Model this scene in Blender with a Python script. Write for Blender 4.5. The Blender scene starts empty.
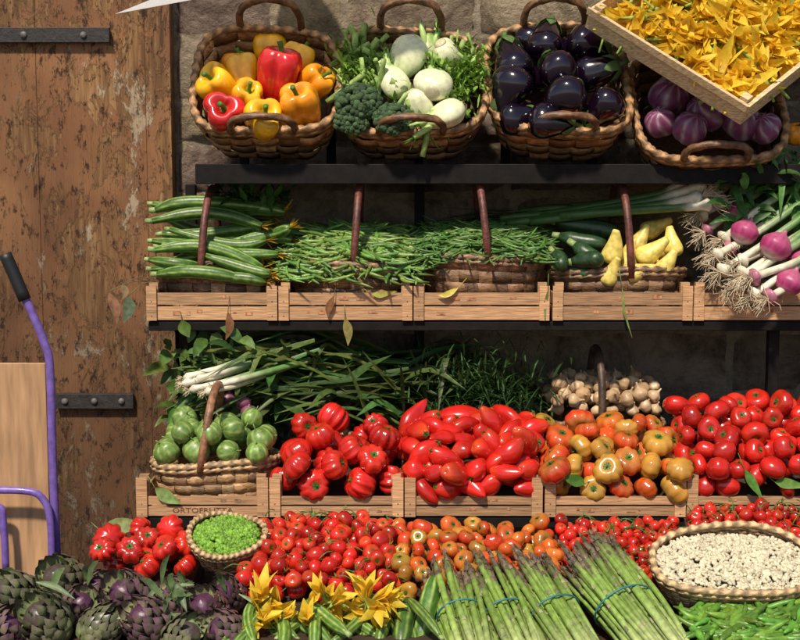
import bpy, math, random
import numpy as np
from mathutils import Vector
rnd=random.Random(11); nr=np.random.RandomState(5)
PI=math.pi
A=lambda *x: np.array(x,dtype=float)
CAM=A(0,-4.2,1.55); PIT=math.radians(6.1); F=1312.0
cP,sP=math.cos(PIT),math.sin(PIT)
def ray(u,v):
    a=(u-400)/F; b=(320-v)/F
    return A(a,cP+b*sP,-sP+b*cP)
def W(u,v,y):
    d=ray(u,v); return CAM+d*((y-CAM[1])/d[1])
def hit(u,v,P,n):
    d=ray(u,v); return CAM+d*(np.dot(P-CAM,n)/np.dot(d,n))
def nrm(v): return v/(np.linalg.norm(v)+1e-12)
def Rz(d,spin=0.0):
    z=nrm(np.asarray(d,float)); h=A(0,0,1) if abs(z[2])<.9 else A(1,0,0)
    x=nrm(np.cross(h,z)); y=np.cross(z,x); c,s=math.cos(spin),math.sin(spin)
    return np.stack([x*c+y*s,-x*s+y*c,z],1)
def cat(pts,n):
    p=np.array(pts,float); p=np.vstack([2*p[0]-p[1],p,2*p[-1]-p[-2]])
    out=[]
    for t in np.linspace(0,len(p)-3-1e-6,n):
        i=int(t); f=t-i; a,b,c,d=p[i:i+4]
        out.append(.5*((2*b)+(-a+c)*f+(2*a-5*b+4*c-d)*f*f+(-a+3*b-3*c+d)*f**3))
    return np.array(out)
# ---------------------------------------------------------------- materials
def mk(name):
    m=bpy.data.materials.new(name); m.use_nodes=True
    nt=m.node_tree; return m,nt,nt.nodes["Principled BSDF"]
def mat_col(name,rough=.4,scale=40,var=.2,bump=.15,coat=0,stretch=(1,1,1),bscale=None,bd=.002,trans=0,det=3,spec=.5):
    m,nt,b=mk(name); N=nt.nodes; L=nt.links
    at=N.new("ShaderNodeAttribute"); at.attribute_name="Col"
    tc=N.new("ShaderNodeTexCoord"); mp=N.new("ShaderNodeMapping"); mp.inputs["Scale"].default_value=stretch
    L.new(tc.outputs["Object"],mp.inputs[0])
    no=N.new("ShaderNodeTexNoise"); no.inputs["Scale"].default_value=scale; no.inputs["Detail"].default_value=det
    L.new(mp.outputs[0],no.inputs["Vector"])
    mr=N.new("ShaderNodeMapRange"); mr.inputs[1].default_value=.3; mr.inputs[2].default_value=.7
    mr.inputs[3].default_value=1-var; mr.inputs[4].default_value=1+var
    L.new(no.outputs[0],mr.inputs[0])
    mx=N.new("ShaderNodeVectorMath"); mx.operation='SCALE'
    L.new(at.outputs["Color"],mx.inputs[0]); L.new(mr.outputs[0],mx.inputs["Scale"])
    L.new(mx.outputs[0],b.inputs["Base Color"])
    b.inputs["Roughness"].default_value=rough; b.inputs["Specular IOR Level"].default_value=spec
    if coat: b.inputs["Coat Weight"].default_value=coat; b.inputs["Coat Roughness"].default_value=.06
    n2=N.new("ShaderNodeTexNoise"); n2.inputs["Scale"].default_value=bscale or scale*2; n2.inputs["Detail"].default_value=3
    L.new(mp.outputs[0],n2.inputs["Vector"])
    bp=N.new("ShaderNodeBump"); bp.inputs["Strength"].default_value=bump; bp.inputs["Distance"].default_value=bd
    L.new(n2.outputs[0],bp.inputs["Height"]); L.new(bp.outputs[0],b.inputs["Normal"])
    if trans:
        t=N.new("ShaderNodeBsdfTranslucent"); L.new(mx.outputs[0],t.inputs[0]); ms=N.new("ShaderNodeMixShader"); ms.inputs[0].default_value=trans
        L.new(b.outputs[0],ms.inputs[1]); L.new(t.outputs[0],ms.inputs[2]); L.new(ms.outputs[0],N["Material Output"].inputs[0])
    return m
M_gloss=mat_col("glossy_skin",.24,22,.25,.3,coat=.4,bscale=30)
M_egg=mat_col("eggplant_skin",.14,20,.2,.1,coat=.6,bscale=20)
M_skin=mat_col("matte_skin",.38,60,.3,.3)
M_green=mat_col("green_leaf",.45,50,.35,.4,trans=.25,spec=.35)
M_white=mat_col("bulb_skin",.42,50,.2,.25)
M_petal=mat_col("petal",.55,80,.15,.4,trans=.4)
M_rough=mat_col("floret",.8,180,.45,1.0,bd=.004)
M_wick=mat_col("splint",.5,60,.5,.9,stretch=(1,1,3))
M_rope=mat_col("willow",.5,70,.45,.7)
M_crate=mat_col("crate_wood",.7,25,.38,.5,stretch=(.6,3,9),det=5)
M_ink=mat_col("crate_ink",.8,90,.6,.1)
M_dark=mat_col("dark_shelf",.75,30,.5,.4,spec=.25)
M_iron=mat_col("wrought_iron",.6,60,.5,.7)
M_paint=mat_col("purple_paint",.38,50,.25,.15,coat=.1)
M_rub=mat_col("black_rubber",.5,60,.2,.2)
M_cloth=mat_col("canvas",.8,120,.08,.2,trans=.5)
M_ply=mat_col("plywood",.6,9,.3,.3,stretch=(5,5,.6),det=6)
def mat_door():
    m,nt,b=mk("weathered_door_wood"); N=nt.nodes; L=nt.links
    tc=N.new("ShaderNodeTexCoord")
    def noise(sc,st,det=6,ro=.6,dist=0):
        mp=N.new("ShaderNodeMapping"); mp.inputs["Scale"].default_value=st; L.new(tc.outputs["Object"],mp.inputs[0])
        n=N.new("ShaderNodeTexNoise"); n.inputs["Scale"].default_value=sc; n.inputs["Detail"].default_value=det; n.inputs["Roughness"].default_value=ro; n.inputs["Distortion"].default_value=dist
        L.new(mp.outputs[0],n.inputs["Vector"]); return n
    def ramp(src,stops):
        r=N.new("ShaderNodeValToRGB"); e=r.color_ramp.elements
        e[0].position,e[0].color=stops[0][0],(*stops[0][1],1); e[1].position,e[1].color=stops[-1][0],(*stops[-1][1],1)
        for p,c in stops[1:-1]:
            x=e.new(p); x.color=(*c,1)
        L.new(src,r.inputs[0]); return r
    def mix(f,a,bc,mode='MIX'):
        x=N.new("ShaderNodeMixRGB"); x.blend_type=mode
        if hasattr(f,'outputs'): L.new(f.outputs[0],x.inputs[0])
        else: x.inputs[0].default_value=f
        L.new(a.outputs[0],x.inputs[1])
        if isinstance(bc,tuple): x.inputs[2].default_value=(*bc,1)
        else: L.new(bc.outputs[0],x.inputs[2])
        return x
    g=noise(7,(5,5,.35),9,.72); wood=ramp(g.outputs[0],[(.30,(.075,.034,.012)),(.46,(.20,.095,.032)),(.58,(.32,.17,.065)),(.72,(.44,.27,.13))])
    # flaking layer of old red-brown paint over bare wood
    p=noise(6,(1.5,1.5,.75),12,.72,.6); pm=ramp(p.outputs[0],[(.475,(0,0,0)),(.495,(1,1,1))])
    pc=noise(3,(1,1,1),4,.5); paint=ramp(pc.outputs[0],[(.35,(.20,.082,.030)),(.65,(.33,.155,.062))])
    c=mix(pm,wood,paint)
    # pale primer / filler remains
    q=noise(5.5,(1.1,1.1,.5),12,.78,.4); qm=ramp(q.outputs[0],[(.575,(0,0,0)),(.60,(.85,.85,.85))]); c=mix(qm,c,(.46,.35,.23))
    d=noise(24,(1.5,1.5,.7),9,.8); dm=ramp(d.outputs[0],[(.38,(.16,.11,.08)),(.44,(1,1,1))]); c=mix(.95,c,dm,'MULTIPLY')
    k=noise(1.6,(1.3,1.3,.6),5,.6); km=ramp(k.outputs[0],[(.35,(.62,.58,.55)),(.62,(1.0,1.0,1.0))]); c=mix(1.0,c,km,'MULTIPLY')
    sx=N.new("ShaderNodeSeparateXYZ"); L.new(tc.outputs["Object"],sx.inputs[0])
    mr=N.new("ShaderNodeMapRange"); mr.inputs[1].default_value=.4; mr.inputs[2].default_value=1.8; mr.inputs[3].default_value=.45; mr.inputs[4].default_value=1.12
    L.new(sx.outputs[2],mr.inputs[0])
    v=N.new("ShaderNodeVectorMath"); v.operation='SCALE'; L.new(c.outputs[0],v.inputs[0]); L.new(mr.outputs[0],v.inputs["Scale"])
    L.new(v.outputs[0],b.inputs["Base Color"]); b.inputs["Roughness"].default_value=.68
    def add(x,y,s=1.0):
        a=N.new("ShaderNodeMath"); a.operation='MULTIPLY_ADD'; L.new(x.outputs[0],a.inputs[0]); a.inputs[1].default_value=s; L.new(y.outputs[0],a.inputs[2]); return a
    h=add(pm,g,.22); h=add(qm,h,.12); h=add(dm,h,.25)
    bp=N.new("ShaderNodeBump"); bp.inputs["Strength"].default_value=.9; bp.inputs["Distance"].default_value=.012
    L.new(h.outputs[0],bp.inputs["Height"]); L.new(bp.outputs[0],b.inputs["Normal"])
    return m
def mat_stone(name="stone",c0=(.16,.11,.07),c1=(.50,.39,.27),sc=5,bd=.07):
    m,nt,b=mk(name); N=nt.nodes; L=nt.links
    tc=N.new("ShaderNodeTexCoord")
    n=N.new("ShaderNodeTexNoise"); n.inputs["Scale"].default_value=sc; n.inputs["Detail"].default_value=12; n.inputs["Roughness"].default_value=.78; n.inputs["Distortion"].default_value=.5
    L.new(tc.outputs["Object"],n.inputs["Vector"])
    r=N.new("ShaderNodeValToRGB"); e=r.color_ramp.elements; e[0].position=.40; e[0].color=(*c0,1); e[1].position=.58; e[1].color=(*c1,1)
    L.new(n.outputs[0],r.inputs[0])
    at=N.new("ShaderNodeAttribute"); at.attribute_name="Col"
    mx=N.new("ShaderNodeMixRGB"); mx.blend_type='MULTIPLY'; mx.inputs[0].default_value=1
    L.new(r.outputs[0],mx.inputs[1]); L.new(at.outputs["Color"],mx.inputs[2]); L.new(mx.outputs[0],b.inputs["Base Color"])
    b.inputs["Roughness"].default_value=.92
    n2=N.new("ShaderNodeTexNoise"); n2.inputs["Scale"].default_value=sc*2.4; n2.inputs["Detail"].default_value=10; n2.inputs["Roughness"].default_value=.72
    L.new(tc.outputs["Object"],n2.inputs["Vector"])
    bp=N.new("ShaderNodeBump"); bp.inputs["Strength"].default_value=1; bp.inputs["Distance"].default_value=bd
    L.new(n2.outputs[0],bp.inputs["Height"]); L.new(bp.outputs[0],b.inputs["Normal"])
    return m
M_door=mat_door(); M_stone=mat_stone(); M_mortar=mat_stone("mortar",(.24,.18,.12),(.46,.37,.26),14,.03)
M_ground=mat_stone("paving",(.10,.09,.08),(.24,.21,.18),6)
# ---------------------------------------------------------------- mesh builder
class MB:
    def __init__(s): s.v=[];s.f=[];s.c=[];s.m=[];s.s=[];s.n=0
    def add(s,v,f,c,m=0,sm=True,R=None,t=None,sc=1.0,j=0.0):
        v=np.asarray(v,float)*sc
        if R is not None: v=v@R.T
        if t is not None: v=v+t
        c=np.broadcast_to(np.asarray(c,float),(len(v),3))
        if j: c=c*(1+nr.uniform(-j,j))
        if isinstance(f,np.ndarray): fl=(f+s.n).tolist()
        else: fl=[[i+s.n for i in q] for q in f]
        s.v.append(v); s.f+=fl; s.c.append(c); s.m+=[m]*len(fl); s.s+=[sm]*len(fl); s.n+=len(v)
    def put(s,parts,R=None,t=None,sc=1.0,j=0.0):
        k=1+nr.uniform(-j,j) if j else 1
        for (v,f,c,m,sm) in parts: s.add(v,f,np.asarray(c)*k,m,sm,R,t,sc)
    def obj(s,name,mats,bevel=0,origin=True):
        V=np.vstack(s.v); C=np.clip(np.vstack(s.c),0,1)
        o=V.mean(0) if origin else np.zeros(3)
        me=bpy.data.meshes.new(name); me.from_pydata((V-o).tolist(),[],s.f)
        a=me.attributes.new("Col",'FLOAT_COLOR','POINT')
        a.data.foreach_set("color",np.hstack([C,np.ones((len(C),1))]).astype(np.float32).ravel())
        for m in mats: me.materials.append(m)
        me.polygons.foreach_set("material_index",s.m); me.polygons.foreach_set("use_smooth",s.s)
        me.update()
        ob=bpy.data.objects.new(name,me); ob.location=o; bpy.context.scene.collection.objects.link(ob)
        if bevel:
            b=ob.modifiers.new("bevel",'BEVEL'); b.width=bevel; b.segments=2; b.limit_method='ANGLE'
        return ob
def gridf(nr_,nc,wrap=True):
    i=np.arange(nr_-1)[:,None]*nc; j=np.arange(nc if wrap else nc-1)[None]
    j2=(j+1)%nc
    return np.stack([(i+j).ravel(),(i+j2).ravel(),(i+nc+j2).ravel(),(i+nc+j).ravel()],1)
def lathe(prof,n=16,lob=0,rib=0.,ph=0.,k=16,sq=(1,1),wob=0.0):
    p=cat(prof,k); p[:,0]=np.maximum(p[:,0],.002)
    th=np.linspace(0,2*PI,n,endpoint=False)[None]
    m=np.ones_like(th)
    if rib: m=1-rib*(1-np.abs(np.sin(lob*th/2+ph)))**1.6
    if wob: m=m+wob*np.sin(2*th+rnd.random()*6)+wob*np.sin(3*th+rnd.random()*6)
    r=p[:,:1]*m
    v=np.stack([r*np.cos(th)*sq[0],r*np.sin(th)*sq[1],np.repeat(p[:,1:2],n,1)],2).reshape(-1,3)
    return v,gridf(k,n)[:, ::-1]
def tube(path,rad,n=7,cap=True,rope=0,fl=1.0):
    P=np.array(path,float); k=len(P); r=np.broadcast_to(np.asarray(rad,float),(k,)).copy()
    T=np.gradient(P,axis=0)
    if cap: P=np.vstack([P[:1],P,P[-1:]]); r=np.r_[r[0]*.02,r,r[-1]*.02]; T=np.vstack([T[:1],T,T[-1:]])
    T/=np.linalg.norm(T,axis=1)[:,None]+1e-12
    x=np.cross(T[0],A(0,0,1)); 
    if np.linalg.norm(x)<.1: x=np.cross(T[0],A(1,0,0))
    x=nrm(x); th=np.linspace(0,2*PI,n,endpoint=False); out=[]
    for i in range(len(P)):
        x=nrm(x-T[i]*np.dot(x,T[i])); y=np.cross(T[i],x)
        rr=r[i]*(1+(rope*np.cos(3*th+i*.9) if rope else 0))*np.ones(n)
        out.append(P[i]+np.outer(rr*np.cos(th),x)+np.outer(rr*np.sin(th)*fl,y))
    return np.vstack(out),gridf(len(P),n)
def strip(path,wid,up=(0,0,1),fold=.3):
    P=np.array(path,float); k=len(P); w=np.broadcast_to(np.asarray(wid,float),(k,))
    T=np.gradient(P,axis=0); S=np.cross(T,np.asarray(up,float)+A(.013,.017,.011)); S/=np.linalg.norm(S,axis=1)[:,None]+1e-12
    Nn=np.cross(S,T); Nn/=np.linalg.norm(Nn,axis=1)[:,None]+1e-12
    v=np.stack([P-S*w[:,None],P-Nn*(w*fold)[:,None],P+S*w[:,None]],1).reshape(-1,3)
    return v,gridf(k,3,False)
def box(x0,x1,y0,y1,z0,z1):
    v=A(*[(x,y,z) for x in(x0,x1) for y in(y0,y1) for z in(z0,z1)])
    return v.reshape(-1,3),np.array([[0,1,3,2],[4,6,7,5],[0,4,5,1],[2,3,7,6],[0,2,6,4],[1,5,7,3]])
def ups(): return nrm(A(nr.normal(0,.8),nr.normal(-.3,.7),nr.normal(.6,.7)))
# ---------------------------------------------------------------- vegetables (unit size)
GR=A(.07,.16,.025)
def calyx(z,r,n=5,c=GR,w=.10,drop=.15,stem=.22):
    ps=[]
    for i in range(n):
        a=2*PI*i/n+rnd.uniform(-.2,.2); d=A(math.cos(a),math.sin(a),0)
        v,f=strip([A(0,0,z+.03),d*r*.5+A(0,0,z+.10),d*r+A(0,0,z+.06-drop*rnd.random())],[w*.7,w,.01]); ps.append((v,f,c,1,True))
    v,f=tube([A(0,0,z-.05),A(.03,0,z+stem*.6),A(.08,.02,z+stem)],[.07,.05,.05],6); ps.append((v,f,c,1,True)); return ps
def tomato(c=(.5,.02,.01),sq=.8,lob=0,rib=0.,gs=0.,n=18,k=14,cal=True,green=(.12,.16,.02)):
    if not lob: lob=1
    v,f=lathe([(0,.60),(.16,.63),(.38,.76),(.68,.74),(.93,.42),(1,0),(.92,-.42),(.64,-.76),(.28,-.91),(.01,-.95)],n,lob,rib,rnd.random()*3,k,wob=.04)
    v[:,2]*=sq; c=np.tile(np.asarray(c,float),(len(v),1))
    if gs:
        t=np.clip((v[:,2]/sq-.1)/.6,0,1)[:,None]*gs; c=c*(1-t)+np.asarray(green)*t
    else:
        t=np.clip((v[:,2]/sq-.2)/.6,0,1)[:,None]*.35*rnd.random(); c=c*(1-t)+A(.6,.16,.02)*t
    ps=[(v,f,c,0,True)]
    if cal: ps+=calyx(.60*sq,.42)
    return ps
def plum(c=(.54,.016,.010)):
    L=rnd.uniform(1.2,2.3); q=rnd.uniform(.6,1.0)
    v,f=lathe([(0,L*.90),(.25,L*.95),(.65*q,L*.85),(.92,L*.4),(1,-.1),(.88*q,-L*.6),(.5*q,-L*.92),(.14,-L*1.06),(.01,-L*1.1)],20,3,.16*rnd.random(),rnd.random()*3,16,wob=.06)
    v[:,0]+=.22*(v[:,2]/L)**2*rnd.uniform(-1,2); v[:,1]+=.15*np.sin(v[:,2]/L*2)*rnd.uniform(-1,1)
    t=np.clip(v[:,2]/L-.3,0,1)[:,None]*rnd.random()*.6; c=np.asarray(c)*(1-t)+A(.6,.14,.02)*t
    return [(v,f,c,0,True)]+(calyx(L*.93,.4) if rnd.random()<.7 else [])
def pepper(c):
    lob=rnd.choice([3,4]); h=rnd.uniform(.9,1.15)
    v,f=lathe([(0,.50),(.18,.52),(.42,.82),(.78,.88),(1,.5),(.98,0),(.86,-.55),(.62,-.95),(.35,-1.02),(.15,-.9),(.01,-.85)],36,lob,.26,rnd.random()*3,20,wob=.05)
    v[:,2]*=h
    ps=[(v,f,c,0,True)]
    v,f=tube(cat([(0,0,.45*h),(0,0,.6*h),(.05,.02,.9*h),(.18,.05,1.2*h)],8),[.3,.24,.14,.11,.11,.11,.12,.14],8); ps.append((v,f,A(.09,.22,.03),1,True))
    return ps
def eggplant(c=(.007,.002,.008)):
    v,f=lathe([(0,1.2),(.3,1.15),(.52,.9),(.72,.4),(.95,-.2),(1,-.6),(.82,-1.05),(.4,-1.28),(.01,-1.34)],24,1,0,0,20,wob=.03)
    ps=[(v,f,c,0,True)]
    g=A(.12,.20,.06)
    for i in range(5):
        a=2*PI*i/5; d=A(math.cos(a),math.sin(a),0)
        v,f=strip([A(0,0,1.24),d*.38+A(0,0,1.2),d*.64+A(0,0,.85),d*.77+A(0,0,.5)],[.15,.3,.26,.02],up=d+A(0,0,.3),fold=-.25); ps.append((v,f,g,1,True))
    v,f=tube([(0,0,1.1),(0,0,1.4),(.1,0,1.75)],[.2,.13,.15],8); ps.append((v,f,g,1,True)); return ps
def fennel():
    ps=[]
    for i in range(4):
        a=i*PI/2+.3; s=1-.1*i
        v,f=lathe([(0,-.95),(.35,-.93),(.82,-.6),(.95,-.1),(.85,.5),(.52,1.1),(.34,1.55),(.3,1.7)],28,2,.18,a,16,sq=(1,.72))
        v[:,:2]*=s; v[:,0]+=.11*math.cos(a); v[:,1]+=.13*math.sin(a); 
        th=np.arctan2(v[:,1],v[:,0]); st=(.5+.5*np.cos(th*16))[:,None]*.2
        t=np.clip((v[:,2]-.3)/1.2,0,1)[:,None]; t=np.clip(t+st*.5,0,1); c=A(.74,.73,.47)*(1-t)+A(.36,.50,.15)*t
        ps.append((v,f,c,0,True))
    for i in range(6):
        a=rnd.random()*6; d=A(math.cos(a)*.35,math.sin(a)*.25,1)
        L=rnd.uniform(1.4,2.4)
        v,f=tube([d*.8,d*1.2,d*(1+L*.6)],[.26,.2,.15],8); ps.append((v,f,A(.40,.54,.17),0,True))
        for q in range(12):
            e=nrm(d+nr.normal(0,.5,3)); b=d*(1+L*.5*rnd.random()+.1)
            v,f=strip([b,b+e*.4,b+e*.8+nr.normal(0,.08,3)],[.03,.05,.01]); ps.append((v,f,A(.12,.26,.04),1,True))
    v,f=lathe([(0,-1.02),(.3,-1.02),(.38,-.9),(.3,-.8)],12,k=5); ps.append((v,f,A(.5,.45,.28),0,True))
    return ps
def ball(n=8,k=7):
    a=np.linspace(0,PI,k); return lathe(np.stack([np.sin(a),np.cos(a)],1),n,k=k)
BV,BF=ball(8,6); BV2,BF2=ball(12,9)
def broccoli():
    ps=[]
    for i in range(170):
        d=nrm(nr.normal(0,1,3)); d[2]=abs(d[2])*.9-.15; d=nrm(d); r=rnd.uniform(.12,.2)
        v=BV*r+d*A(1,1,.7)*rnd.uniform(.8,.98); ps.append((v,BF,A(.045,.085,.03)*rnd.uniform(.6,1.6),0,True))
    v,f=tube([(0,0,-1.1),(0,0,-.4),(0,0,.3)],[.3,.35,.7],10); ps.append((v,f,A(.2,.3,.1),1,True)); return ps
def courgette(p0,p1,r,bend=.01,flower=True,dark=1.0,c1=(.048,.12,.016),c2=(.24,.33,.08),per=4):
    p0=np.asarray(p0);p1=np.asarray(p1); b=nr.normal(0,bend,3); t=np.linspace(0,1,14)[:,None]
    P=p0*(1-t)+p1*t+b*np.sin(t*PI); n=24; r=r*rnd.uniform(.85,1.12)
    rad=r*np.array([.5,.62,.8,.92,.98,1,1,1,1,1,.98,.9,.75,.5])
    v,f=tube(P,rad,n)
    cc=np.array([np.asarray(c2) if j%per==0 else np.asarray(c1) for j in range(n)])
    c=np.tile(cc,(len(v)//n,1))*dark*nr.uniform(.7,1.3,(len(v),1))*rnd.uniform(.8,1.2)
    ps=[(v,f,c,0,True)]
    ax=nrm(p1-p0); s=p0-ax*r*1.0
    v,f=tube([p0+ax*.004,s],[r*.5,r*.42],6); ps.append((v,f,A(.34,.44,.16),1,True))
    if flower:
        for i in range(8):
            d=nrm(ax+nr.normal(0,.35,3)); L=r*rnd.uniform(1,2.4)
            v,f=strip([p1-ax*.003,p1+d*L*.6,p1+d*L],[r*.25,r*.34,.001]); ps.append((v,f,A(.80,.50,.05)*rnd.uniform(.5,1.1),1,True))
    return ps
def bean(L,r,c,bend=.18):
    t=np.linspace(-1,1,9); a=rnd.uniform(-bend,bend)*L; b=rnd.uniform(-.06,.06)*L
    P=np.stack([t*L/2,a*(1-t*t)+b*np.sin(3*t),rnd.uniform(-.12,.08)*L*t*t],1)
    v,f=tube(P,r*np.array([.25,.7,1,.95,1.05,.95,1,.8,.25]),6); return [(v,f,c,0,True)]
def roots(o,d,L,n,c=(.62,.50,.33)):
    ps=[]
    for i in range(n):
        e=nrm(d+nr.normal(0,.4,3)); e2=nrm(e+nr.normal(0,.6,3)+A(0,0,-.3))
        v,f=tube([o,o+e*L*.5,o+e*L*.5+e2*L*.5*rnd.random()],[.0015,.0012,.0006],4,False); ps.append((v,f,A(*c)*rnd.uniform(.6,1.1),0,True))
    return ps
def springonion(path,r0,rs,rootL=.05,red=False,green_from=.35,gdark=1.0):
    P=cat(path,18); t=np.linspace(0,1,18)
    rad=rs+(r0-rs)*np.exp(-((t-.06)/.07)**2); rad[0]=r0*.5
    v,f=tube(P,rad,12); n=12
    tt=np.r_[0,t,1]; g=np.clip((tt-green_from)/.3,0,1)[:,None]
    base=A(.72,.66,.50); 
    c=base*(1-g)+A(.12,.25,.06)*gdark*g
    if red: q=np.exp(-((tt-.05)/.12)**2)[:,None]; c=c*(1-q)+A(.45,.12,.22)*q
    c=np.repeat(c,n,0)*np.tile(nr.uniform(.82,1.08,n),len(tt))[:,None]
    ps=[(v,f,c,0,True)]
    return ps+roots(P[0],nrm(P[0]-P[1]),rootL,45)
def onion(c=(.30,.03,.11)):
    v,f=lathe([(0,1.15),(.12,1.1),(.2,.9),(.55,.7),(.95,.25),(1,-.1),(.8,-.6),(.35,-.85),(.01,-.9)],32,9,.03,0,18,wob=.02)
    q=np.clip((v[:,2]+.2)/1.2,0,1)[:,None]; s=(.5+.5*np.cos(np.arctan2(v[:,1],v[:,0])*12))[:,None]*.45
    c=np.asarray(c)*(1+s)*(1-q*.2)+A(.45,.3,.3)*q*.3
    b=np.clip((-v[:,2]-.55)/.3,0,1)[:,None]; c=c*(1-b)+A(.6,.45,.42)*b
    return [(v,f,c,0,True)]
def garlic():
    v,f=lathe([(0,1.5),(.12,1.45),(.16,1.05),(.38,.75),(.9,.35),(1,-.1),(.75,-.6),(.3,-.7),(.01,-.68)],24,7,.14,0,18)
    k=rnd.random(); return [(v,f,A(.58,.40,.23)*(1-k)+A(.40,.25,.13)*k,0,True)]
def artichoke(c1=(.075,.035,.075),c2=(.14,.17,.07),n=64,open_=.25,wd=1.0):
    ps=[(BV2*A(.8,.8,.95),BF2,A(*c1)*.7,0,True)]
    for k in range(n):
        t=(k+.5)/n; az=k*2.39996+rnd.uniform(-.12,.12); 
        z=-.85+1.75*t; rr=.95*math.sqrt(max(.03,1-((z+.15)/1.25)**2))
        d=A(math.cos(az),math.sin(az),0); L=(.75-.15*t)*rnd.uniform(.85,1.15); w=.36*(1-.45*t)*wd; o=open_*rnd.uniform(.5,1.6)
        P=[d*rr*.8+A(0,0,z-.15),d*(rr*1.0+.05)+A(0,0,z+.1),d*(rr*1.02+o*.3*(1-t))+A(0,0,z+.38*L+.1),d*(rr*.85+o*.4*(1-t*.8))+A(0,0,z+.8*L+.1)]
        v,f=strip(cat(P,6),[w*.8,w,w*1.02,w*.85,w*.5,.015],up=d,fold=-.3)
        a=np.repeat(np.linspace(0,1,6),3)[:,None]; c=A(*c2)*(1-a)+A(*c1)*a; ps.append((v,f,c*rnd.uniform(.65,1.4),0,True))
    v,f=tube([(0,0,-1.9),(0,0,-.8)],[.2,.26],8); ps.append((v,f,A(.16,.2,.09),1,True)); return ps
def radicchio():
    ps=[]
    for i in range(9):
        a=i*2.4; s=1-.05*i
        v,f=lathe([(0,-.9),(.4,-.85),(.85,-.5),(1,0),(.85,.5),(.5,.85),(.12,.98),(.01,1)],40,3+i%2,.22,a,16)
        th=np.arctan2(v[:,1],v[:,0]); q=(.5+.5*np.cos(th*7+v[:,2]*3+i))[:,None]**4*.6*nr.uniform(.3,1.3,(len(v),1))+np.clip(-v[:,2]-.2,0,1)[:,None]
        q=np.clip(q,0,1); v=v*s+A(math.cos(a),math.sin(a),0)*.13; ps.append((v,f,A(.17,.035,.10)*(1-q)+A(.58,.46,.46)*q,0,True))
    return ps
def blossom(op=.35,wd=1.0):
    ps=[]; c0=A(.88,.44,.015); c1=A(.95,.74,.06)
    for i in range(5):
        a=2*PI*i/5+rnd.uniform(-.2,.2); d=A(math.cos(a),math.sin(a),0); o=op*rnd.uniform(.3,1.6)
        tw=A(-d[1],d[0],0)*rnd.uniform(-.2,.2)
        P=[d*.05,d*.14+A(0,0,.3),d*.2+A(0,0,.65),d*(.2+o*.4)+tw+A(0,0,.95),d*(.15+o)+tw*2+A(0,0,1.2+rnd.uniform(-.1,.2))]
        v,f=strip(cat(P,7),np.array([.06,.14,.18,.20,.18,.11,.012])*wd,up=d,fold=.45)
        q=np.repeat(np.linspace(0,1,7),3)[:,None]; c=(c0*(1-q)+c1*q)*rnd.uniform(.85,1.08)
        g=np.clip(1-q*2.2,0,1)*.7; c=c*(1-g)+A(.38,.50,.07)*g
        ps.append((v,f,c,0,True))
    v,f=tube([(0,0,-.9),(0,.04,-.3),(0,0,.06)],[.05,.06,.11],6); ps.append((v,f,A(.32,.46,.09),1,True)); return ps
def spear(P0,P1,r,up):
    ax=nrm(P1-P0); t=np.linspace(0,1,12)[:,None]; b=nr.normal(0,.006,3)
    P=P0*(1-t)+P1*t+b*np.sin(t*PI)
    rad=r*np.array([1,1,1,1,.98,.96,.95,.95,1.02,1.05,.75,.15])
    v,f=tube(P,rad,8); tt=np.r_[0,np.linspace(0,1,12),1][:,None]
    c=A(.42,.46,.20)*(1-np.clip(tt*2.5,0,1))+A(.18,.28,.05)*np.clip(tt*2.5,0,1); q=np.clip((tt-.72)/.2,0,1); c=c*(1-q)+A(.10,.095,.045)*q
    ps=[(v,f,np.repeat(c,8,0)*rnd.uniform(.7,1.25),0,True)]; R=Rz(ax)
    for i in range(28):
        s=rnd.uniform(.2,.72) if i<6 else rnd.uniform(.76,.985)
        a=rnd.random()*2*PI; d=R@A(math.cos(a),math.sin(a),0); k=r*(1.0 if s<.9 else 1.0-.8*(s-.9)/.1)
        o=P0+(P1-P0)*s+b*math.sin(s*PI)
        v,f=strip([o+d*k*.95,o+d*k*1.12+ax*.008,o+d*k*.9+ax*.017],[.0045,.004,.0004],up=d,fold=-.3)
        ps.append((v,f,(A(.13,.09,.06) if s>.72 else A(.24,.24,.12))*rnd.uniform(.7,1.5),0,True))
    return ps
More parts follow.
